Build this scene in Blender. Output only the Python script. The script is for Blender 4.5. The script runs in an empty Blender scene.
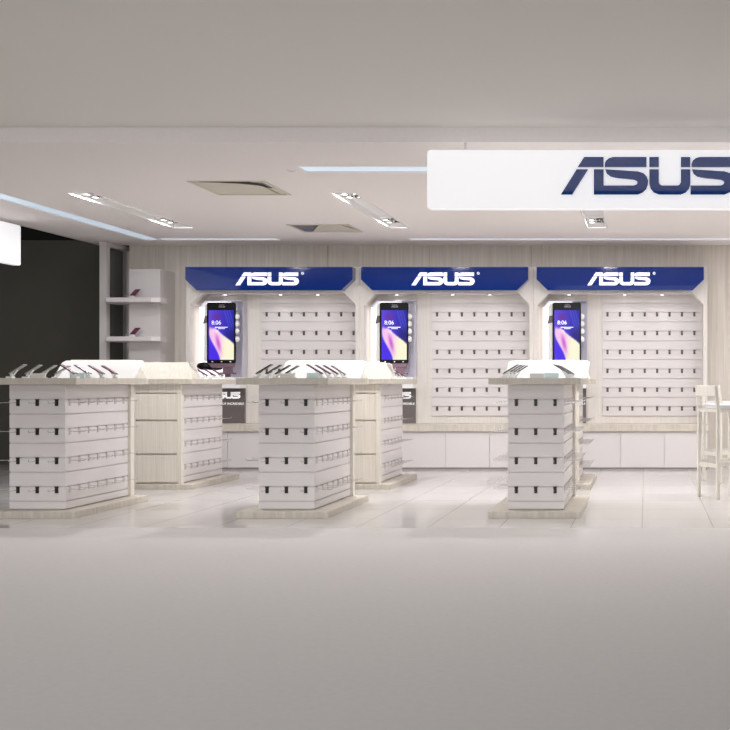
import bpy, bmesh, math
from mathutils import Vector, Matrix
S = bpy.context.scene
COL = S.collection

# ---------------------------------------------------------------- colour / materials
def lin(r, g, b):
    def f(c):
        c = c / 255.0
        return c / 12.92 if c <= 0.04045 else ((c + 0.055) / 1.055) ** 2.4
    return (f(r), f(g), f(b), 1.0)

def mat(name, rgb, rough=0.5, metal=0.0, spec=0.5, emit=None, es=0.0, coat=0.0, noise=0.0, nscale=20.0, alpha=None):
    m = bpy.data.materials.new(name); m.use_nodes = True
    nt = m.node_tree; b = nt.nodes['Principled BSDF']
    c = lin(*rgb)
    b.inputs['Base Color'].default_value = c
    b.inputs['Roughness'].default_value = rough
    b.inputs['Metallic'].default_value = metal
    b.inputs['Specular IOR Level'].default_value = spec
    b.inputs['Coat Weight'].default_value = coat
    b.inputs['Coat Roughness'].default_value = 0.03
    if emit:
        b.inputs['Emission Color'].default_value = lin(*emit)
        b.inputs['Emission Strength'].default_value = es
    if noise:
        tc = nt.nodes.new('ShaderNodeTexCoord'); n = nt.nodes.new('ShaderNodeTexNoise')
        n.inputs['Scale'].default_value = nscale; n.inputs['Detail'].default_value = 3
        r = nt.nodes.new('ShaderNodeValToRGB')
        r.color_ramp.elements[0].position = .3; r.color_ramp.elements[1].position = .7
        r.color_ramp.elements[0].color = tuple(x * (1 - noise) for x in c[:3]) + (1,)
        r.color_ramp.elements[1].color = tuple(min(1, x * (1 + noise)) for x in c[:3]) + (1,)
        nt.links.new(tc.outputs['Object'], n.inputs['Vector'])
        nt.links.new(n.outputs['Fac'], r.inputs['Fac'])
        nt.links.new(r.outputs['Color'], b.inputs['Base Color'])
    if alpha is not None:
        b.inputs['Transmission Weight'].default_value = alpha
        b.inputs['IOR'].default_value = 1.2
    return m

def wood(name, a, c, grain=(70, 70, 1.6), rough=0.45, seams=None):
    m = bpy.data.materials.new(name); m.use_nodes = True
    nt = m.node_tree; b = nt.nodes['Principled BSDF']
    b.inputs['Roughness'].default_value = rough
    tc = nt.nodes.new('ShaderNodeTexCoord'); mp = nt.nodes.new('ShaderNodeMapping')
    mp.inputs['Scale'].default_value = grain
    n = nt.nodes.new('ShaderNodeTexNoise'); n.inputs['Scale'].default_value = 1.0
    n.inputs['Detail'].default_value = 6; n.inputs['Roughness'].default_value = .65
    r = nt.nodes.new('ShaderNodeValToRGB')
    r.color_ramp.elements[0].position = .32; r.color_ramp.elements[1].position = .68
    r.color_ramp.elements[0].color = lin(*a); r.color_ramp.elements[1].color = lin(*c)
    nt.links.new(tc.outputs['Object'], mp.inputs['Vector'])
    nt.links.new(mp.outputs['Vector'], n.inputs['Vector'])
    nt.links.new(n.outputs['Fac'], r.inputs['Fac'])
    nt.links.new(r.outputs['Color'], b.inputs['Base Color'])
    return m

M = {}
M['slat'] = mat('slat_white', (226, 220, 219), .42, noise=.02, nscale=3)
M['white'] = mat('laminate_white', (223, 217, 216), .4)
M['bright'] = mat('gloss_white', (251, 250, 249), .25)
M['ash'] = wood('ash_veneer', (220, 212, 199), (238, 232, 222))
M['ashx'] = wood('ash_veneer_cross', (200, 193, 180), (222, 215, 203), (60, 60, 60))
M['plinth'] = wood('plinth_veneer', (196, 187, 174), (216, 208, 196), (26, 26, 5))
M['wallwood'] = wood('wall_veneer', (206, 198, 188), (228, 221, 212), (22, 22, .9), .5)
M['casing'] = wood('casing_veneer', (221, 214, 207), (233, 227, 221), (40, 40, 1.2))
M['ceil'] = mat('ceiling_paint', (247, 241, 239), .9, spec=.15, noise=.012, nscale=30)
M['mceil'] = mat('mall_ceiling_paint', (238, 234, 230), .9, spec=.1)
M['mfloor'] = mat('mall_floor_matte', (209, 204, 201), .85, spec=.15, noise=.02, nscale=25)
M['dark'] = mat('dark_wall_paint', (92, 89, 82), .85, spec=.1)
M['blue'] = mat('gloss_blue', (0, 42, 126), .08, coat=1.0, spec=.1)
for _k in ('blue',): M[_k].node_tree.nodes['Principled BSDF'].inputs['Coat IOR'].default_value = 1.45
M['letterblue'] = mat('letter_blue', (4, 66, 148), .12, coat=1.0, spec=.6)
M['letterblue'].node_tree.nodes['Principled BSDF'].inputs['Coat IOR'].default_value = 2.1
M['letterlit'] = mat('lit_white_letter', (250, 250, 250), .4, emit=(255, 255, 255), es=.55)
M['signlit'] = mat('sign_acrylic_lit', (240, 240, 242), .5, emit=(252, 252, 255), es=.52)
M['strip'] = mat('strip_diffuser', (205, 220, 235), .4, emit=(212, 230, 246), es=.5)
M['stripb'] = mat('strip_diffuser_back', (215, 220, 232), .4, emit=(228, 234, 250), es=.5)
M['lamp'] = mat('lamp_lens', (255, 255, 250), .3, emit=(255, 250, 242), es=9.0)
M['chrome'] = mat('chrome', (205, 203, 203), .22, metal=1.0)
M['plate'] = mat('plate_shade_tone', (44, 40, 40), .4, metal=.3)  # plate of the front hooks, shade put into its colour
M['hooklit'] = mat('plate_reflect_tone', (205, 198, 196), .35, metal=.3)  # same plate on side hooks, reflected wall light put into its colour
M['platewall'] = mat('wall_hook_plate', (92, 84, 80), .4, metal=.3)
M['black'] = mat('gloss_black', (10, 9, 13), .35, spec=.25)
M['rim'] = mat('dark_rim', (70, 66, 62), .4)
M['silver'] = mat('silver_plastic', (150, 148, 150), .35, metal=.3)
M['mauve'] = mat('mauve_metal', (150, 122, 136), .3, metal=.4)
M['pink'] = mat('pink_screen', (120, 52, 82), .2, emit=(150, 70, 100), es=.12)
M['grayscr'] = mat('dark_screen', (52, 52, 60), .2)
M['infopanel'] = mat('info_panel_gray', (112, 104, 103), .35)
M['lbwhite'] = mat('light_box_white', (250, 248, 250), .5, emit=(255, 252, 253), es=.8)
M['lbgray'] = mat('light_box_gray', (208, 205, 218), .5)
M['acrylic'] = mat('acrylic_aqua', (218, 242, 244), .3)
M['acrylic'].node_tree.nodes['Principled BSDF'].inputs['Alpha'].default_value = .7
M['cardgray'] = mat('card_gray', (236, 232, 228), .4)
M['vent'] = mat('vent_panel', (214, 208, 192), .5)
M['ventslot'] = mat('vent_slot_dark', (38, 35, 34), .8)
M['ventblue'] = mat('vent_reflection_slate', (110, 110, 126), .6)
M['glass'] = mat('tinted_glass', (150, 150, 146), .05)
M['glass'].node_tree.nodes['Principled BSDF'].inputs['Alpha'].default_value = .3
M['stool'] = wood('stool_ash', (219, 212, 200), (234, 229, 220), (50, 50, 3))
M['skirt'] = mat('toe_kick_gray', (150, 143, 140), .6)  # plain gray of the toe kick under the base cabinets
M['seat'] = mat('seat_pad_white', (226, 222, 226), .5)

def tile_mat():
    m = bpy.data.materials.new('gloss_tile'); m.use_nodes = True
    nt = m.node_tree; b = nt.nodes['Principled BSDF']
    tc = nt.nodes.new('ShaderNodeTexCoord'); mp = nt.nodes.new('ShaderNodeMapping')
    mp.inputs['Location'].default_value = (0.04 + 0.6384 * 40, -11.05 + .8 * 40, 0)
    br = nt.nodes.new('ShaderNodeTexBrick'); br.offset = 0; br.squash = 1
    br.inputs['Scale'].default_value = 1
    br.inputs['Brick Width'].default_value = .6384
    br.inputs['Row Height'].default_value = .8
    br.inputs['Mortar Size'].default_value = .006
    br.inputs['Mortar Smooth'].default_value = .1
    br.inputs['Color1'].default_value = lin(206, 202, 200)
    br.inputs['Color2'].default_value = lin(203, 199, 197)
    br.inputs['Mortar'].default_value = lin(172, 166, 162)
    nt.links.new(tc.outputs['Object'], mp.inputs['Vector'])
    nt.links.new(mp.outputs['Vector'], br.inputs['Vector'])
    nt.links.new(br.outputs['Color'], b.inputs['Base Color'])
    b.inputs['Roughness'].default_value = .1
    b.inputs['Specular IOR Level'].default_value = .45
    return m
M['tile'] = tile_mat()

# ---------------------------------------------------------------- mesh helpers
class B:
    def __init__(s): s.bm = bmesh.new(); s.mi = 0
    def face(s, vs):
        try: f = s.bm.faces.new(vs); f.material_index = s.mi; return f
        except ValueError: return None
    def box(s, x0, x1, y0, y1, z0, z1):
        v = [s.bm.verts.new(p) for p in ((x0,y0,z0),(x1,y0,z0),(x1,y1,z0),(x0,y1,z0),(x0,y0,z1),(x1,y0,z1),(x1,y1,z1),(x0,y1,z1))]
        for q in ((3,2,1,0),(4,5,6,7),(0,1,5,4),(1,2,6,5),(2,3,7,6),(3,0,4,7)): s.face([v[i] for i in q])
        return s
    def prism(s, poly, axis, a, b):
        """poly: 2D points. axis 'y': poly=(x,z); axis 'x': poly=(y,z); axis 'z': poly=(x,y)"""
        def P(p, t):
            return {'y': (p[0], t, p[1]), 'x': (t, p[0], p[1]), 'z': (p[0], p[1], t)}[axis]
        A = [s.bm.verts.new(P(p, a)) for p in poly]; C = [s.bm.verts.new(P(p, b)) for p in poly]
        n = len(poly)
        s.face(A[::-1]); s.face(C)
        for i in range(n): s.face([A[i], A[(i+1) % n], C[(i+1) % n], C[i]])
        return s
    def hexa(s, P):
        v = [s.bm.verts.new(p) for p in P]
        for q in ((3,2,1,0),(4,5,6,7),(0,1,5,4),(1,2,6,5),(2,3,7,6),(3,0,4,7)): s.face([v[i] for i in q])
        return s
    def bar(s, p, q, w, h):
        """rectangular bar between two points"""
        p = Vector(p); q = Vector(q); d = (q - p).normalized()
        up = Vector((0, 0, 1)) if abs(d.z) < .9 else Vector((0, 1, 0))
        x = d.cross(up).normalized() * w / 2; y = x.cross(d).normalized() * h / 2
        s.hexa([p-x-y, p+x-y, p+x+y, p-x+y, q-x-y, q+x-y, q+x+y, q-x+y]); return s
    def tube(s, pts, r, n=8):
        rings = []
        pts = [Vector(p) for p in pts]
        for i, p in enumerate(pts):
            d = (pts[min(i+1, len(pts)-1)] - pts[max(i-1, 0)]).normalized()
            up = Vector((1, 0, 0)) if abs(d.x) < .9 else Vector((0, 0, 1))
            a = d.cross(up).normalized(); b = d.cross(a).normalized()
            rings.append([s.bm.verts.new(p + a*math.cos(t)*r + b*math.sin(t)*r) for t in [2*math.pi*k/n for k in range(n)]])
        for A, C in zip(rings, rings[1:]):
            for k in range(n): s.face([A[k], A[(k+1) % n], C[(k+1) % n], C[k]])
        s.face(rings[0][::-1]); s.face(rings[-1]); return s
    def disc(s, c, r, h, n=24, r2=None):
        x, y, z = c; r2 = r if r2 is None else r2
        A = [s.bm.verts.new((x+r*math.cos(2*math.pi*k/n), y+r*math.sin(2*math.pi*k/n), z)) for k in range(n)]
        C = [s.bm.verts.new((x+r2*math.cos(2*math.pi*k/n), y+r2*math.sin(2*math.pi*k/n), z+h)) for k in range(n)]
        s.face(A[::-1]); s.face(C)
        for k in range(n): s.face([A[k], A[(k+1) % n], C[(k+1) % n], C[k]])
        return s
    def ring(s, c, r0, r1, h, n=24):
        x, y, z = c
        V = [[s.bm.verts.new((x+r*math.cos(2*math.pi*k/n), y+r*math.sin(2*math.pi*k/n), zz)) for k in range(n)]
             for r, zz in ((r0, z), (r1, z), (r1, z+h), (r0, z+h))]
        for i in range(4):
            A, C = V[i], V[(i+1) % 4]
            for k in range(n): s.face([A[k], A[(k+1) % n], C[(k+1) % n], C[k]])
        return s
    def ellipsoid(s, c, rx, ry, rz, u=20, v=12):
        r = bmesh.ops.create_uvsphere(s.bm, u_segments=u, v_segments=v, radius=1)
        for w in r['verts']: w.co = Vector((c[0]+w.co.x*rx, c[1]+w.co.y*ry, c[2]+w.co.z*rz))
        for f in {f for w in r['verts'] for f in w.link_faces}: f.material_index = s.mi; f.smooth = True
        return s
    def build(s, name, m, parent=None, bevel=0.0, smooth=False):
        me = bpy.data.meshes.new(name)
        bmesh.ops.recalc_face_normals(s.bm, faces=s.bm.faces)
        s.bm.to_mesh(me); s.bm.free()
        for x in (m if isinstance(m, (list, tuple)) else [m]): me.materials.append(M[x] if isinstance(x, str) else x)
        if smooth:
            for p in me.polygons: p.use_smooth = True
        o = bpy.data.objects.new(name, me); COL.objects.link(o); o.parent = parent
        if bevel:
            bv = o.modifiers.new('bevel', 'BEVEL'); bv.width = bevel; bv.segments = 2; bv.limit_method = 'ANGLE'
        return o

def tag(o, label, cat, group=None):
    o['label'] = label; o['category'] = cat
    if group: o['group'] = group
    return o
def thing(name, label, cat, loc=(0, 0, 0), rz=0, group=None):
    o = bpy.data.objects.new(name, None); COL.objects.link(o)
    o.empty_display_size = .1; o.location = loc; o.rotation_euler = (0, 0, rz)
    return tag(o, label, cat, group)
def struct(o): o['kind'] = 'structure'; return o
def dup(root, loc, rz=0, label=None):
    r = root.copy(); COL.objects.link(r); r.location = loc; r.rotation_euler = (0, 0, rz)
    if label: r['label'] = label
    for ch in list(root.children):
        c = ch.copy(); COL.objects.link(c); c.parent = r
        for g in list(ch.children):
            d = g.copy(); COL.objects.link(d); d.parent = c
    return r
def place(o, parent, loc, rz=0):
    c = o.copy(); COL.objects.link(c); c.parent = parent; c.location = loc; c.rotation_euler = (0, 0, rz); return c

def rrect(x0, x1, z0, z1, r, n=5):
    P = []
    for cx, cz, a in ((x1-r, z1-r, 0), (x0+r, z1-r, 90), (x0+r, z0+r, 180), (x1-r, z0+r, 270)):
        for k in range(n+1):
            t = math.radians(a + 90*k/n); P.append((cx + r*math.cos(t), cz + r*math.sin(t)))
    return P

# ---- the cut-through block lettering
SU = [(487,112),(390,112),(378,115),(369,122),(365,131),(365,141),(487,141)]
SL = [(366,147),(400,149),(462,153),(478,158),(488,168),(492,180),(491,192),(486,204),(476,213),(462,219),(362,219),(362,193),(450,193),(458,190),(461,185),(458,180),(450,177),(400,172),(382,168),(371,160)]
def off(P, dx): return [(x+dx, y) for x, y in P]
LETTERS = {
 'a': [[(305,112),(362,112),(362,141),(286,141)], [(283,147),(317,147),(270,219),(237,219)], [(333,147),(362,147),(362,219),(333,219)]],
 's': [SU, SL],
 'u': [[(495,112),(523,112),(523,141),(495,141)],
       [(495,147),(523,147),(523,184),(526,190),(532,193),(578,193),(584,190),(587,184),(587,147),(615,147),(615,190),(611,203),(602,213),(587,219),(523,219),(508,213),(499,203),(495,190)],
       [(587,112),(615,112),(615,141),(587,141)]],
 's2': [off(SU, 253), off(SL, 253)],
}
def lettering(name, m, parent, cx, z0, h, y0, y1, width=None, per_letter=False, axis='y'):
    s = h / 107.0; sx = s if width is None else width / 508.0
    out = []
    b = B()
    for k in ('a', 's', 'u', 's2'):
        if per_letter: b = B()
        for poly in LETTERS[k]:
            b.prism([(cx + (x - 491) * sx, z0 + (219 - y) * s) for x, y in poly], 'y', y0, y1)
        if per_letter: out.append(b.build(name, m, parent))
    if not per_letter: out.append(b.build(name, m, parent))
    return out

def text(name, s, size, loc, m, parent, ext=.001, align='CENTER'):
    cu = bpy.data.curves.new(name, 'FONT'); cu.body = s; cu.size = size; cu.extrude = ext; cu.align_x = align
    t = bpy.data.objects.new(name + '_tmp', cu); COL.objects.link(t)
    dg = bpy.context.evaluated_depsgraph_get(); dg.update()
    me = bpy.data.meshes.new_from_object(t.evaluated_get(dg))
    bpy.data.objects.remove(t)
    me.transform(Matrix.Translation(loc) @ Matrix.Rotation(math.pi/2, 4, 'X'))
    me.materials.clear(); me.materials.append(M[m])
    o = bpy.data.objects.new(name, me); COL.objects.link(o); o.parent = parent; return o

# ---------------------------------------------------------------- camera
cam = bpy.data.cameras.new('camera'); co = bpy.data.objects.new('camera', cam); COL.objects.link(co)
co.location = (0, 0, 1.3); co.rotation_euler = (math.pi/2, 0, 0)
cam.sensor_width = 36; cam.lens = 1080 / 730 * 36
cam.shift_x = (365 - 646.5) / 730; cam.shift_y = (382 - 365) / 730
cam.clip_end = 200
S.camera = co

# ---------------------------------------------------------------- setting
CZ = 3.40
XL, XR, YF, YB = -8.42, 5.6, 9.49, 16.6
troughs = [(-6.43, -6.16), (-3.50, -3.24), (-.80, -.54), (1.95, 2.21), (4.65, 4.91)]
TY = (12.0, 14.7)
vents = [(-4.79, -3.99, 11.28, 12.1), (-4.79, -3.97, 14.38, 15.1)]
strips = [(-7.43, -7.19, 9.7, 16.0, 'strip'), (-7.19, -5.42, 15.78, 16.0, 'stripb'), (-3.48, 5.4, 15.78, 16.0, 'stripb'), (-3.41, 5.4, 10.54, 10.82, 'strip')]
holes = [(a, b, *TY) for a, b in troughs] + vents + [s[:4] for s in strips]
xs = sorted({XL, XR} | {h[0] for h in holes} | {h[1] for h in holes})
ys = sorted({YF, YB} | {h[2] for h in holes} | {h[3] for h in holes})
b = B()
vt = {}
def gv(x, y, z):
    k = (x, y, z)
    if k not in vt: vt[k] = b.bm.verts.new(k)
    return vt[k]
for i in range(len(xs)-1):
    for j in range(len(ys)-1):
        mx, my = (xs[i]+xs[i+1])/2, (ys[j]+ys[j+1])/2
        if any(h[0] < mx < h[1] and h[2] < my < h[3] for h in holes): continue
        b.face([gv(xs[i], ys[j], CZ), gv(xs[i+1], ys[j], CZ), gv(xs[i+1], ys[j+1], CZ), gv(xs[i], ys[j+1], CZ)])
for h in holes:   # reveal sides of each opening
    for p, q in (((h[0],h[2]),(h[1],h[2])), ((h[1],h[2]),(h[1],h[3])), ((h[1],h[3]),(h[0],h[3])), ((h[0],h[3]),(h[0],h[2]))):
        b.face([b.bm.verts.new((*p, CZ)), b.bm.verts.new((*q, CZ)), b.bm.verts.new((*q, CZ+.02)), b.bm.verts.new((*p, CZ+.02))])
b.box(XL, XR, YF+.001, YB, CZ+.14, CZ+.2)
b.box(XL, XL+.02, YF, YB, CZ, CZ+.2)
struct(b.build('ceiling', 'ceil'))
struct(B().box(XL, XR, YF-.03, YF, CZ, 3.53).build('trim_1', 'ceil'))
struct(B().box(-14, XR+3, 6.05, YF-.03, 3.53, 3.6).build('ceiling_front', 'mceil'))
struct(B().box(-16, XR, 9.62, 18, -.05, 0).build('floor', 'tile'))
struct(B().box(-16, XR+3, -4, 9.62, -.05, 0).build('floor_front', 'mfloor'))
# back wall in wide boards with fine seams
b = B(); sx = -7.95
seams = [-6.463, -4.898, -3.332, -1.766, -.2, 1.366, 2.93, 4.5, XR]
for e in seams:
    b.box(sx, e-.004, YB, YB+.03, 0, CZ); sx = e+.004
b.box(-7.95, XR, YB+.03, YB+.12, 0, CZ)
struct(b.build('wall_back', 'wallwood'))
struct(B().box(XR, XR+.1, YF, YB+.12, 0, CZ+.2).build('wall_right', 'wallwood'))
struct(B().box(-16, -7.9, 17.0, 17.1, 0, 3.53).build('wall_left', 'dark'))
# side window frame in depth
w = struct(bpy.data.objects.new('window_1', None)); COL.objects.link(w)
B().box(-8.155, -8.05, 16.1, 16.2, 0, 3.395).box(-8.155, -8.05, 16.2, 16.9, 3.33, 3.395).box(-8.155, -8.05, 16.82, 16.92, 0, 3.33).box(-8.155, -8.05, 16.2, 16.82, 0, .08).build('window_frame', 'white', w)
B().box(-8.105, -8.095, 16.2, 16.82, .08, 3.33).build('glass_pane', 'glass', w)

# ---------------------------------------------------------------- ceiling fittings
TW = ['leftmost', 'second from the left', 'third from the left, partly hidden by the big sign', 'fourth, beyond right edge', 'fifth, beyond right edge']
for i, (a, c) in enumerate(troughs):
    lbl = ['long recessed white light trough leftmost in the ceiling, beside the blue strip light',
           'long recessed white light trough in mid ceiling, right of the air vents',
           'white light trough showing just below the big hanging sign',
           'white recessed light trough above the stools', 'white recessed light trough by the right wall'][i]
    t = thing('light_trough', lbl, 'ceiling light', ((a+c)/2, 13.35, CZ), 0, 'recessed light troughs')
    x0, x1, y0, y1 = a-(a+c)/2, c-(a+c)/2, TY[0]-13.35, TY[1]-13.35
    B().box(x0, x1, y0, y1, .062, .075).box(x0-.012, x0+.004, y0, y1, -.006, .07).box(x1-.004, x1+.012, y0, y1, -.006, .07)\
       .box(x0, x1, y0-.012, y0+.004, -.006, .07).box(x0, x1, y1-.004, y1+.012, -.006, .07).build('housing', 'bright', t)
    for yy in (-1.0, .95):
        pl = B().box(-.115, .115, yy-.2, yy+.2, .046, .06).build('lamp_plate', 'bright', t)
        for dx in (-.055, .055):
            for dy in (-.1, .1):
                B().ring((dx, yy+dy, .026), .036, .046, .022).build('lamp_rim', 'rim' if dx > 0 else 'chrome', pl)
                B().disc((dx, yy+dy, .036), .034, .01).build('lamp_lens', 'lamp', pl)
        L = bpy.data.lights.new('downlight', 'AREA'); L.shape = 'RECTANGLE'; L.size = .2; L.size_y = .36
        L.energy = 61 if yy < 0 else 20; L.color = (.985, .99, 1)
        lo = bpy.data.objects.new('downlight', L); COL.objects.link(lo); lo.parent = t; lo.location = (0, yy, .012)
for i, (x0, x1, y0, y1, m) in enumerate(strips):
    lbl = ['pale blue strip light running into the shop along the left ceiling edge',
           'short white strip light along the back wall, left piece',
           'long white strip light along the back wall, right piece',
           'pale blue strip light across the front ceiling, ending behind the big sign'][i]
    cx, cy = (x0+x1)/2, (y0+y1)/2
    t = thing('strip_light', lbl, 'strip light', (cx, cy, CZ), 0, 'ceiling strip lights')
    B().box(x0-cx+.005, x1-cx-.005, y0-cy+.005, y1-cy-.005, .012, .03).build('diffuser', m, t)
    B().box(x0-cx, x1-cx, y0-cy, y1-cy, .03, .06).build('channel', 'bright', t)
for i, (x0, x1, y0, y1) in enumerate(vents):
    cx, cy = (x0+x1)/2, (y0+y1)/2; hx, hy = (x1-x0)/2, (y1-y0)/2
    t = thing('ceiling_vent', ['square beige air conditioning vent nearer the front of the ceiling', 'square air conditioning vent, slate reflection painted on, nearer the back wall'][i], 'vent', (cx, cy, CZ), 0, 'ceiling air vents')
    f = .03
    B().box(-hx-.01, hx+.01, -hy-.01, -hy+f, -.008, .02).box(-hx-.01, hx+.01, hy-f, hy+.01, -.008, .02)\
       .box(-hx-.01, -hx+f, -hy+f, hy-f, -.008, .02).box(hx-f, hx+.01, -hy+f, hy-f, -.008, .02).build('frame', 'vent', t)
    B().box(-hx, hx, -hy, hy, .08, .1).build('cavity', 'ventslot', t)
    if i == 0:
        B().box(-hx+f, hx-.13, -hy+.075, hy-f, .0, .02).box(hx-.10, hx-f, -hy+.2, hy-f, 0, .02).build('intake_panel', 'vent', t)
        B().prism([(-hx+.12, -hy+.0), (hx-.16, -hy+.0), (hx-.03, -hy+.33), (hx-.07, -hy+.33), (hx-.14, -hy+.2), (hx-.3, -hy+.09), (-hx+.3, -hy+.035)], 'z', -.012, -.0085).build('slot', 'ventslot', t)
    else:
        B().prism([(-hx+.42, -hy+.06), (hx-.13, -hy+.06), (hx-f, hy-f), (-hx+.14, hy-f)], 'z', 0, .02).build('intake_panel', 'vent', t)
        B().prism([(-hx+f, -hy+f), (-hx+.40, -hy+f), (-hx+.12, hy-f), (-hx+f, hy-f)], 'z', .002, .02).build('reflection_patch', 'ventblue', t)  # slate patch painted in to stand for a reflection in the vent
    for k in range(3):
        B().bar((hx-.12+.0, -hy+.06+.05*k, .01), (hx-.04, -hy+.06+.05*k, .01), .012, .01).build('louvre', 'vent', t)
tag(B().disc((0, 0, -.012), .03, .012, r2=.045).build('smoke_detector', 'bright'), 'small round white detector on the front ceiling, left of the blue strip', 'smoke detector').location = (-3.52, 10.70, CZ)

# ---------------------------------------------------------------- signs
t = thing('hanging_sign', 'large white lit sign with blue block lettering hung at the shop front', 'sign', (0, 9.35, 2.8))
B().prism(rrect(-1.9, 1.9, 0, .51, .03), 'y', 0, .09).build('panel', 'signlit', t, .006)
lettering('letter', 'letterblue', t, 0.012, .513-.395, .325, -.03, -.0005, width=1.503, per_letter=True)
B().box(-1.6, -1.58, .09, .13, .3, .48).box(-1.6, -1.58, .12, .14, .3, .6).box(1.58, 1.6, .09, .13, .3, .48).box(1.58, 1.6, .12, .14, .3, .6).build('bracket', 'white', t)
t = thing('side_sign', 'plain white lit sign hung along the left edge of the ceiling', 'sign', (-8.15, 12.17, 2.815))
B().prism(rrect(-1.9, 1.9, 0, .52, .03), 'x', -.09, 0).build('panel', 'signlit', t, .006)
B().box(-.06, -.03, -1.2, -1.12, .52, .585).box(-.06, -.03, 1.12, 1.2, .52, .585).build('bracket', 'white', t)

# ---------------------------------------------------------------- hook prototype (protrudes to -y)
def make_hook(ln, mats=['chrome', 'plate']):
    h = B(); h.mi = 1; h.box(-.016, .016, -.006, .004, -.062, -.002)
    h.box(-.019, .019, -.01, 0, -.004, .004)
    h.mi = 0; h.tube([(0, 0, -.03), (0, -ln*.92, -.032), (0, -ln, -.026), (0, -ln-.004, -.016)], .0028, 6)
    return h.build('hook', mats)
hook_g = make_hook(.15); hook_w = make_hook(.14, ['chrome', 'platewall']); hook_s = make_hook(.15, ['chrome', 'hooklit'])

# ---------------------------------------------------------------- gondolas
def slat_profile(front, back, z0, z1, grooves, g=.011, d=.014):
    P = [(back, z0), (front, z0)]
    for z in sorted(grooves):
        P += [(front, z-g/2), (front+(d if back > front else -d), z-g/2), (front+(d if back > front else -d), z+g/2), (front, z+g/2)]
    P += [(front, z1), (back, z1)]
    return P
GR = [1.13 - .1405*k for k in range(8)]
def make_gondola(label):
    t = thing('display_gondola', label, 'display stand', (0, 0, 0), 0, 'free-standing display gondolas')
    B().box(-.44, .44, -.75, .75, 0, .062).build('plinth', 'plinth', t, .003)
    B().box(-.245, .245, -.595, .64, .062, 1.272).build('core', 'white', t)
    B().prism(slat_profile(-.62, -.596, .075, 1.272, GR), 'x', -.27, .27).build('front_slat_panel', 'slat', t)
    for s in (-1, 1):
        B().prism(slat_profile(.27*s, .246*s, .075, 1.272, GR), 'y', -.595, .64).build('side_slat_panel', 'slat', t)
    # slat_profile gives (depth,z); for axis y that is (x,z)
    e = B().box(-.30, -.2525, .64, .72, .062, 1.272).box(.2525, .30, .64, .72, .062, 1.272)\
        .box(-.2525, .2525, .64, .72, 1.172, 1.272).box(-.2525, .2525, .64, .69, .062, 1.172).build('end_frame', 'ash', t)
    for z0, z1 in ((.845, 1.155), (.435, .822), (.085, .412)):
        B().box(-.25, .25, .69, .718, z0, z1).build('drawer', 'ash', t, .002)
    B().box(-.44, .44, -.75, .75, 1.275, 1.338).build('countertop', 'plinth', t, .003)
    # display board: sloped white face, veneered back
    f0, f1 = .43, .62; zb, zt = 1.339, 1.532
    def sl(z): return f0 + (f1-f0)*(z-zb)/(zt-zb)
    P = [(-.43, zb), (.438, zb), (.462, zt-.022), (.435, zt), (-.39, zt), (-.42, zt-.02)]
    bd = B()
    A = [bd.bm.verts.new((x, sl(z), z)) for x, z in P]; C = [bd.bm.verts.new((x, sl(z)+.02, z)) for x, z in P]
    bd.face(A); bd.face(C[::-1])
    for i in range(6): bd.face([A[i], A[(i+1) % 6], C[(i+1) % 6], C[i]])
    bd.build('display_board', 'bright', t, .004)
    bk = B()
    Q = [(-.44, zb), (.44, zb), (.35, zt+.008), (-.35, zt+.008)]
    A = [bk.bm.verts.new((x, sl(z)+.021, z)) for x, z in Q]; C = [bk.bm.verts.new((x, .715 if z < 1.4 else .66, z)) for x, z in Q]
    bk.face(A[::-1]); bk.face(C)
    for i in range(4): bk.face([A[i], A[(i+1) % 4], C[(i+1) % 4], C[i]])
    bk.build('board_back', 'ash', t)
    for r in range(4):
        z = GR[2*r]
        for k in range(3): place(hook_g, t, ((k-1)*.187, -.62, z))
        for s in (-1, 1):
            for k in range(7):
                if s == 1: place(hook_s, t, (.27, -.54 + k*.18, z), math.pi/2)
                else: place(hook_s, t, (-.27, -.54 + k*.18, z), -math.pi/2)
    return t
GX = [-5.888, -3.480, -1.071]
glab = ['white slatted display gondola with ash top at the front left corner',
        'white slatted display gondola with ash top in front, middle of the three',
        'white slatted display gondola with ash top in front, nearest the stools']
glab2 = ['ash-backed gondola with drawers behind the front left gondola',
         'ash-backed gondola with drawers behind the middle front gondola',
         'gondola mostly hidden behind the right front gondola']
G0 = make_gondola(glab[0]); G0.location = (GX[0], 11.06, 0)
for i in (1, 2): dup(G0, (GX[i], 11.06, 0), 0, glab[i])
for i in range(3): dup(G0, (GX[i]-.05, 13.81, 0), math.pi, glab2[i])

# ---------------------------------------------------------------- phones on stands
def make_phone(label, side, scr, body, group, n=31):
    """leaning phone; side=+1: rises toward -x (screen faces +x up); origin on countertop at lower edge"""
    t = thing('display_phone', label, 'phone', (0, 0, 0), 0, group)
    a = math.radians(n)
    d = Vector((-side*math.cos(a), 0, math.sin(a))); nn = Vector((side*math.sin(a), 0, math.cos(a)))
    L, W, T = .172, .072, .0085; base = Vector((0, 0, .040))
    def slab(b, u0, u1, w, t0, t1):
        P = []
        for tt in (t0, t1):
            for u, yy in ((u0, -w), (u1, -w), (u1, w), (u0, w)):
                P.append(base + d*u + nn*tt + Vector((0, yy, 0)))
        b.hexa(P); return b
    slab(B(), 0, L, W/2, 0, T).build('body', body, t, .002)
    slab(B(), .016, L-.016, W/2-.005, T, T+.0012).build('screen', scr, t)
    s = B().box(-.03, .03, -.03, .03, 0, .016)
    s.bar(base+d*.01-Vector((0, 0, .024)), base + d*.01, .022, .012)
    s.bar(Vector((-side*.02, 0, .012)), base + d*.085, .012, .012)
    s.build('stand', 'bright', t, .002)
    return t
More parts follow.
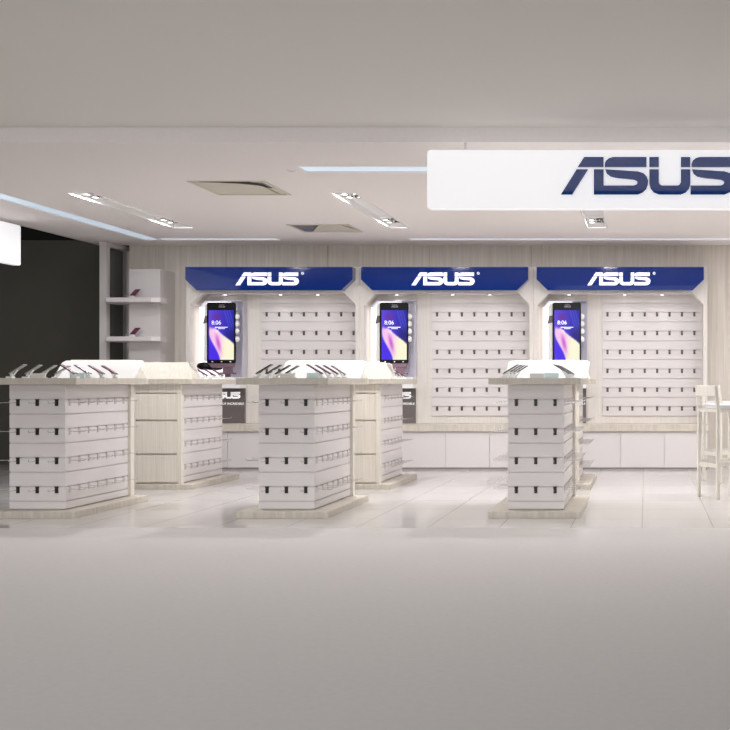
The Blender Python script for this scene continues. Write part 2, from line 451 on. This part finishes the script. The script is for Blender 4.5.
specs = {'LS': ('grayscr', 'silver'), 'LD': ('grayscr', 'black'), 'RP': ('pink', 'black'), 'RG': ('grayscr', 'rim')}
protos = {}
ordn = ['nearest', 'second', 'third', 'farthest']
gname = ['left front gondola', 'middle front gondola', 'right front gondola']
gname2 = ['rear gondola at left', 'rear gondola at centre', 'hidden rear gondola at right']
def put_phone(kind, side, label, loc, rz, group):
    key = (kind, side)
    if key not in protos:
        protos[key] = make_phone(label, side, specs[kind][0], specs[kind][1], group)
        p = protos[key]; p.location = loc; p.rotation_euler = (0, 0, rz)
    else:
        p = dup(protos[key], loc, rz, label); p['group'] = group
for gi in range(3):
    for row in (0, 1):
        for k in range(4):
            side = -1 if row == 0 else 1
            kind = ('LS' if gi == 0 else 'LD') if row == 0 else ('RP' if gi < 2 else 'RG')
            cl = {'LS': 'silver-backed phone', 'LD': 'thin black phone', 'RP': 'black phone with pink screen', 'RG': 'dark grey phone'}[kind]
            put_phone(kind, side, f'{cl} leaning on stand, {ordn[k]} in {"left" if row == 0 else "right"} row on {gname[gi]}',
                      (GX[gi] + (-.325 if row == 0 else .312), 10.55+.27*k - (0.0), 1.338), 0, 'phones on the ' + gname[gi])
for gi in range(2):
    for k in range(4):
        put_phone('RP', 1, f'pink-screen phone on stand, {ordn[k]} at right side of {gname2[gi]}',
                  (GX[gi]-.05+.31, 13.58+.255*k, 1.338), 0, 'phones on the ' + gname2[gi])
for gi in range(3):
    b = B().box(-.07, .07, -.012, .012, 0, .046).box(-.075, .075, -.03, .03, 0, .006)
    tag(b.build('card_holder', 'cardgray', None, .003), f'small pale grey card holder on the {gname[gi]} top', 'card holder', 'card holders').location = (GX[gi]+.015, 10.43, 1.338)
    b = B().box(-.075, .075, -.025, .025, 0, .055)
    tag(b.build('acrylic_block', 'acrylic', None, .004), f'clear aqua acrylic block on the {gname[gi]} top', 'block', 'acrylic blocks').location = (GX[gi]+.1, 11.0, 1.338)

# ---------------------------------------------------------------- phone mock-up screen picture
def screen_material():
    m = bpy.data.materials.new('screen_picture'); m.use_nodes = True; nt = m.node_tree
    b = nt.nodes['Principled BSDF']; b.inputs['Base Color'].default_value = (0.01, .01, .012, 1); b.inputs['Roughness'].default_value = .35; b.inputs['Specular IOR Level'].default_value = .15
    a = nt.nodes.new('ShaderNodeVertexColor'); a.layer_name = 'pic'
    nt.links.new(a.outputs['Color'], b.inputs['Emission Color']); b.inputs['Emission Strength'].default_value = 1.0
    return m
M['screen'] = screen_material()
def mixc(a, b, t): t = max(0, min(1, t)); return tuple(x + (y-x)*t for x, y in zip(a, b))
def sst(a, b, x): t = max(0, min(1, (x-a)/(b-a))); return t*t*(3-2*t)
def pic(u, v):
    c = mixc((96, 70, 226), (38, 34, 170), u*1.1)
    c = mixc(c, (30, 22, 110), sst(.5, .9, u)*sst(.25, .5, v)*.8)
    for k in range(3):
        c = mixc(c, (110, 120, 235), .5*math.exp(-((u - .62 - .1*k - v*.55)/.02)**2)*(1-sst(.3, .5, v)))
    c = mixc(c, (120, 40, 130), .75*math.exp(-((u-.32)/.17)**2 - ((v-.13)/.06)**2))
    # petal
    right = .30 + .72*sst(.36, .76, v) + .05*(v > .4)
    left = .02 + .42*sst(.45, 1.02, v)
    inp = sst(-.02, .02, right-u)*sst(-.02, .03, u-left)*sst(.34, .42, v + .1*u)
    pc = mixc((250, 205, 238), (250, 246, 214), sst(.35, .75, u + .25*(v-.6)))
    dx, dy = u-.38, v-.66
    a = math.radians(62); p = dx*math.cos(a)+dy*math.sin(a); q = -dx*math.sin(a)+dy*math.cos(a)
    pc = mixc(pc, (190, 70, 200), .85*math.exp(-(p/.19)**2-(q/.07)**2))
    pc = mixc(pc, (255, 252, 250), .9*math.exp(-((u-.45)/.18)**2-((v-.42)/.05)**2))
    c = mixc(c, pc, inp)
    c = mixc(c, (70, 36, 235), (1-inp)*sst(.5, .7, v)*sst(.5, .3, u-.1*v)*.8 if u < .5 else 0)
    c = mixc(c, (244, 190, 240), .7*math.exp(-((u-.06-.1*sst(.3,.6,v))/.05)**2)*sst(.3, .38, v)*(1-sst(.55, .65, v)))
    return lin(*c)
def screen_mesh(name, parent, x0, x1, z0, z1, y):
    NX, NZ = 30, 54
    me = bpy.data.meshes.new(name)
    V = [(x0+(x1-x0)*i/NX, y, z0+(z1-z0)*j/NZ) for j in range(NZ+1) for i in range(NX+1)]
    F = [(j*(NX+1)+i, j*(NX+1)+i+1, (j+1)*(NX+1)+i+1, (j+1)*(NX+1)+i) for j in range(NZ) for i in range(NX)]
    me.from_pydata(V, [], F); me.materials.append(M['screen'])
    ca = me.color_attributes.new('pic', 'FLOAT_COLOR', 'POINT')
    for j in range(NZ+1):
        for i in range(NX+1): ca.data[j*(NX+1)+i].color = pic(i/NX, 1-j/NZ)
    o = bpy.data.objects.new(name, me); COL.objects.link(o); o.parent = parent; return o

# ---------------------------------------------------------------- wall bays
def make_bay(label):
    t = thing('wall_display_bay', label, 'wall display', (0, 0, 0), 0, 'wall display bays')
    # local: x from bay centre, y world depth, z world
    cz = 2.625
    P = [(-1.297, .672), (-1.297, 3.02), (1.297, 3.02), (1.297, .672), (1.235, .672), (1.235, cz-.17), (1.07, cz), (-1.07, cz), (-1.235, cz-.17), (-1.235, .672)]
    B().prism(P, 'y', 16.12, 16.58).build('casing', 'casing', t, .004)
    B().box(-1.235, -.285, 16.46, 16.56, .672, cz).box(-.285, 1.235, 16.46, 16.56, .672, .777).build('back_board', 'casing', t)
    G = [1.3 + (382-y)/65.6 for y in (303.3, 312.5, 322, 331.2, 341, 350.1, 359.5, 369, 378.6, 387.8, 397.2, 406.6, 416.0)]
    B().prism(slat_profile(16.45, 16.55, .779, cz, G, .011, .016), 'x', -.283, 1.235).build('slat_panel', 'slat', t)
    for r in (1, 3, 5, 7, 9, 11):
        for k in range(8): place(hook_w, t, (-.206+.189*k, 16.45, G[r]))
    # light box
    lb = B().box(-1.175, -1.165, 16.30, 16.46, 1.375, 2.43).build('light_box', 'lbwhite', t)
    B().prism([(-1.175, 2.43), (-1.09, 2.53), (-.508, 2.53), (-.508, 1.375), (-.516, 1.375), (-.516, 2.52), (-1.085, 2.52), (-1.165, 2.43)], 'y', 16.30, 16.46).build('box_rim', 'lbgray', lb)
    B().prism([(-1.164, 1.376), (-.74, 1.376), (-.74, 2.519), (-1.085, 2.519), (-1.164, 2.43)], 'y', 16.435, 16.458).build('lit_panel', 'lbwhite', lb)
    B().box(-.739, -.517, 16.435, 16.458, 1.376, 2.519).build('grey_panel', 'lbgray', lb)
    B().box(-1.18, -.52, 16.20, 16.459, 1.315, 1.374).box(-1.175, -.525, 16.24, 16.459, 1.27, 1.315).box(-1.18, -.52, 16.20, 16.459, 1.205, 1.27).build('ledge', 'bright', t, .003)
    ip = B().box(-1.175, -.53, 16.41, 16.459, .674, 1.209).build('info_panel', 'infopanel', t)
    lettering('lettering', 'letterlit', ip, -.825, 1.05, .098, 16.40, 16.4095)
    text('tagline', 'IN SEARCH OF INCREDIBLE', .047, (-.825, 16.4075, .955), 'letterlit', ip)
    # header
    H = [(-1.235, 3.0), (1.235, 3.0), (1.235, 2.815), (1.07, 2.655), (-1.07, 2.655), (-1.235, 2.815)]
    hd = B().prism(H, 'y', 15.95, 16.119).build('header', 'blue', t, .004)
    lettering('lettering', 'letterlit', hd, -.02, 2.728, .188, 15.93, 15.949, width=.93)
    rg = B(); 
    n = 16
    cx, czr, r0, r1 = .50, 2.905, .014, .020
    for k in range(n):
        a0, a1 = 2*math.pi*k/n, 2*math.pi*(k+1)/n
        rg.prism([(cx+r0*math.cos(a0), czr+r0*math.sin(a0)), (cx+r1*math.cos(a0), czr+r1*math.sin(a0)), (cx+r1*math.cos(a1), czr+r1*math.sin(a1)), (cx+r0*math.cos(a1), czr+r0*math.sin(a1))], 'y', 15.94, 15.949)
    rg.build('registered_ring', 'letterlit', hd)
    text('registered_letter', 'R', .028, (cx, 15.947, czr-.010), 'letterlit', hd)
    for dx in (-.78, .06, .62):
        dl = B().ring((dx, 16.29, cz-.012), .034, .05, .012).build('downlight', 'chrome', t)
        B().disc((dx, 16.29, cz-.008), .032, .006).build('lens', 'lamp', dl)
        L = bpy.data.lights.new('bay_spot', 'SPOT'); L.energy = 2.0; L.spot_size = math.radians(95); L.spot_blend = .8; L.shadow_soft_size = .03; L.color = (.985, .99, 1)
        lo = bpy.data.objects.new('bay_spot', L); COL.objects.link(lo); lo.parent = t; lo.location = (dx, 16.29, cz-.02)
    return t
BX = [-5.578, -2.983, -.388]
blab = ['left wall bay with blue header, phone light box and hook wall', 'middle wall bay with blue header, phone light box and hook wall',
        'right wall bay with blue header, phone light box and hook wall beside the stools']
bay = make_bay(blab[0]); bay.location = (BX[0], 0, 0)
for i in (1, 2): dup(bay, (BX[i], 0, 0), 0, blab[i])
bpy.data.objects.remove(hook_g); bpy.data.objects.remove(hook_w); bpy.data.objects.remove(hook_s)

def make_mock(label):
    t = thing('phone_mockup', label, 'phone model', (0, 0, 0), 0, 'giant phone models')
    x0, x1, z0, z1 = -.215, .215, .205, 1.12     # local z from ledge top (1.374)
    bd = B().prism(rrect(x0, x1, z0, z1, .03), 'y', -.035, 0).build('body', 'black', t, .006)
    screen_mesh('screen', t, x0+.03, x1-.022, z0+.055, z1-.115, -.0362)
    lettering('bezel_logo', 'silver', bd, 0.01, z1-.075, .022, -.037, -.0352)
    B().box(-.03, .05, -.038, -.035, z1-.042, z1-.034).build('speaker', 'silver', bd)
    for kx in (-.13, 0.01, .14): B().prism(rrect(kx-.011, kx+.011, z0+.018, z0+.034, .004), 'y', -.038, -.035).build('touch_key', 'bright', bd)
    sc = z1-.115
    text('clock', '8:06', .085, (-.07, -.038, sc-.215), 'letterlit', t)
    B().box(-.09, .10, -.038, -.0365, sc-.262, sc-.252).box(-.04, .06, -.038, -.0365, sc-.282, sc-.274).build('widget_bar', 'letterlit', t)
    # white phone seen from behind, turned
    rp = B().prism([(-.29, .24), (-.28, 1.07), (-.25, 1.115), (-.05, 1.115), (-.05, .25)], 'y', .03, .06).build('rear_phone', 'bright', t, .006)
    B().prism([(-.30, .80), (-.21, .83), (-.21, .93), (-.265, .92)], 'y', .022, .0295).build('camera_window', 'infopanel', rp)
    cl = B()
    for z in (.91, .80, .69, .57):
        cl.ellipsoid((.222, .0, z), .045, .03, .047, 14, 8)
    cl.build('fingertip_lobe', 'bright', t)  # white lobes shaped like fingertips around the phone's edge
    B().prism([(.17, .72), (.215, .72), (.232, 1.08), (.20, 1.1)], 'y', .004, .012).build('side_glass', 'lbgray', t)
    b = B().ellipsoid((-.27, -.01, .165), .105, .05, .06)
    b.ellipsoid((-.12, .0, .13), .13, .045, .03); b.build('foot', 'black', t)
    B().prism([(-.20, .205), (.205, .205), (.18, .145), (-.13, .135)], 'y', -.04, .03).build('base_bar', 'mauve', t, .006)
    B().box(.02, .16, -.02, .03, .07, .15).box(-.02, .2, -.045, .04, .04, .07).box(.05, .13, -.02, .03, 0, .04).build('stand_post', 'mauve', t)
    return t
mlab = ['giant black phone model with purple flower screen in the left bay', 'giant black phone model with purple flower screen in the middle bay', 'giant black phone model with purple flower screen in the right bay']
mk = make_mock(mlab[0]); mk.location = (BX[0]-.81, 16.25, 1.374)
for i in (1, 2): dup(mk, (BX[i]-.81, 16.25, 1.374), 0, mlab[i])

# continuous worktop and base cabinets below
t = tag(B().box(-6.90, .925, 16.02, 16.595, .566, .671).build('worktop', 'plinth', None, .003), 'long ash worktop running under the three wall bays', 'worktop')
def make_cab(label):
    t = thing('base_cabinet', label, 'cabinet', (0, 0, 0), 0, 'white base cabinets')
    B().box(-1.297, 1.297, 16.075, 16.58, .03, .564).build('carcass', 'white', t)
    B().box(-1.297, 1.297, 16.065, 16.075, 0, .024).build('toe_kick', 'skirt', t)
    for k in range(4):
        B().box(-1.297+.6485*k+.0025, -1.297+.6485*(k+1)-.0025, 16.055, 16.075, .028, .562).build('door', 'white', t, .0015)
    return t
clab = ['white four-door base cabinet under the left wall bay', 'white four-door base cabinet under the middle wall bay', 'white four-door base cabinet under the right wall bay']
cb = make_cab(clab[0]); cb.location = (BX[0]-.003, 0, 0)
for i in (1, 2): dup(cb, (BX[i]-.003 + .003*i, 0, 0), 0, clab[i])

# ---------------------------------------------------------------- left cabinet column and shelves
tag(B().box(-7.72, -7.25, 16.1, 16.595, 0, 2.984).build('tall_cabinet', 'white', None, .004), 'tall plain white cabinet behind the corner shelves', 'cabinet')
for i, z in enumerate((2.535, 1.965)):
    b = B().prism([(-7.9, 15.78), (-7.24, 15.78), (-7.14, 15.86), (-7.14, 16.09), (-7.73, 16.09), (-7.73, 16.4), (-8.04, 16.4), (-8.04, 16.05)], 'z', z-.065, z)
    tag(b.build('wall_shelf', 'white', None, .004), ['upper white corner shelf with a small phone on it', 'lower white corner shelf with a small phone on it'][i], 'shelf', 'white corner shelves')
    pl_ = ['small dark pink phone on stand on the upper corner shelf', 'small dark pink phone on stand on the lower corner shelf'][i]
    if i == 0:
        sp0 = make_phone(pl_, 1, 'pink', 'black', 'phones on the corner shelves', 42); sp0.location = (-7.555, 15.87, z); sp0.rotation_euler = (0, 0, math.radians(-108)); sp0.scale = (.85, 1.35, .85)
    else: dup(sp0, (-7.555, 15.87, z), math.radians(-108), pl_)
    c = B().prism([(-.045, 0), (.03, 0), (.035, .035), (.02, .03)], 'y', -.03, .03)
    tag(c.build('price_tag', 'infopanel'), ['tiny grey wedge price tag on the upper corner shelf', 'tiny grey wedge price tag on the lower corner shelf'][i], 'price tag', 'shelf price tags').location = (-7.72, 15.95, z)

# ---------------------------------------------------------------- bar stools at right
def make_stool(label):
    t = thing('bar_stool', label, 'stool', (0, 0, 0), 0, 'ash bar stools')
    # local frame: back plane along x=0, width along y (0 = far post, -w = near post), seat extends +x
    w, d = .44, .42
    for y in (0, -w):
        B().bar((0, y, 0), (0, y, .98), .036, .036).bar((0, y, .98), (-.03, y, 1.262), .036, .032).build('back_post', 'stool', t, .003)
        B().bar((d, y, 0), (d-.02, y, .985), .036, .036).build('leg', 'stool', t, .003)
    B().bar((-.028, .0, 1.20), (-.028, -w, 1.20), .024, .11).build('top_rail', 'stool', t, .003)
    B().box(-.01, d+.01, -w-.015, .015, .965, .995).build('seat_frame', 'stool', t, .003)
    B().box(.02, d+.02, -w-.005, .005, .996, 1.05).build('seat', 'seat', t, .012)
    for y in (0, -w): B().bar((0, y, .395), (d, y, .395), .022, .05).build('side_stretcher', 'stool', t)
    B().bar((0, 0, .37), (0, -w, .37), .022, .045).build('back_stretcher', 'stool', t)
    B().bar((d, 0, .30), (d, -w, .30), .022, .045).build('foot_rail', 'stool', t)
    return t
ang = math.atan2(.19, .40)
st = make_stool('pale ash bar stool at the right edge, nearer of the two')
st.location = (.60, 12.32, 0); st.rotation_euler = (0, 0, ang)
dup(st, (.755, 14.2, 0), ang, 'pale ash bar stool at the right edge, standing behind the nearer one')

# ---------------------------------------------------------------- light
wd = bpy.data.worlds.new('world'); S.world = wd; wd.use_nodes = True
wd.node_tree.nodes['Background'].inputs[0].default_value = lin(16, 16, 15); wd.node_tree.nodes['Background'].inputs[1].default_value = 1
def area(name, loc, rot, sx, sy, e, col=(1, 1, 1)):
    L = bpy.data.lights.new(name, 'AREA'); L.shape = 'RECTANGLE'; L.size = sx; L.size_y = sy; L.energy = e; L.color = col
    o = bpy.data.objects.new(name, L); COL.objects.link(o); o.location = loc; o.rotation_euler = rot; return o
area('mall_fill_low', (-3, -5.0, 2.2), (math.radians(90), 0, 0), 10, 3.2, 410, (.98, .99, 1))  # added softbox behind the camera, stands for the glow of shops opposite
ml = area('mall_fill_high', (-3, -4.0, 9.5), (math.radians(57), 0, 0), 9, 3, 215, (1, 1, 1))  # added unseen overhead fill that brightens the mall floor and gondola fronts
ml.data.spread = math.radians(80)

vs = S.view_settings; S.display_settings.display_device = 'sRGB'
vs.view_transform = 'Standard'; vs.look = 'None'; vs.gamma = 1; vs.use_curve_mapping = False; vs.exposure = 0
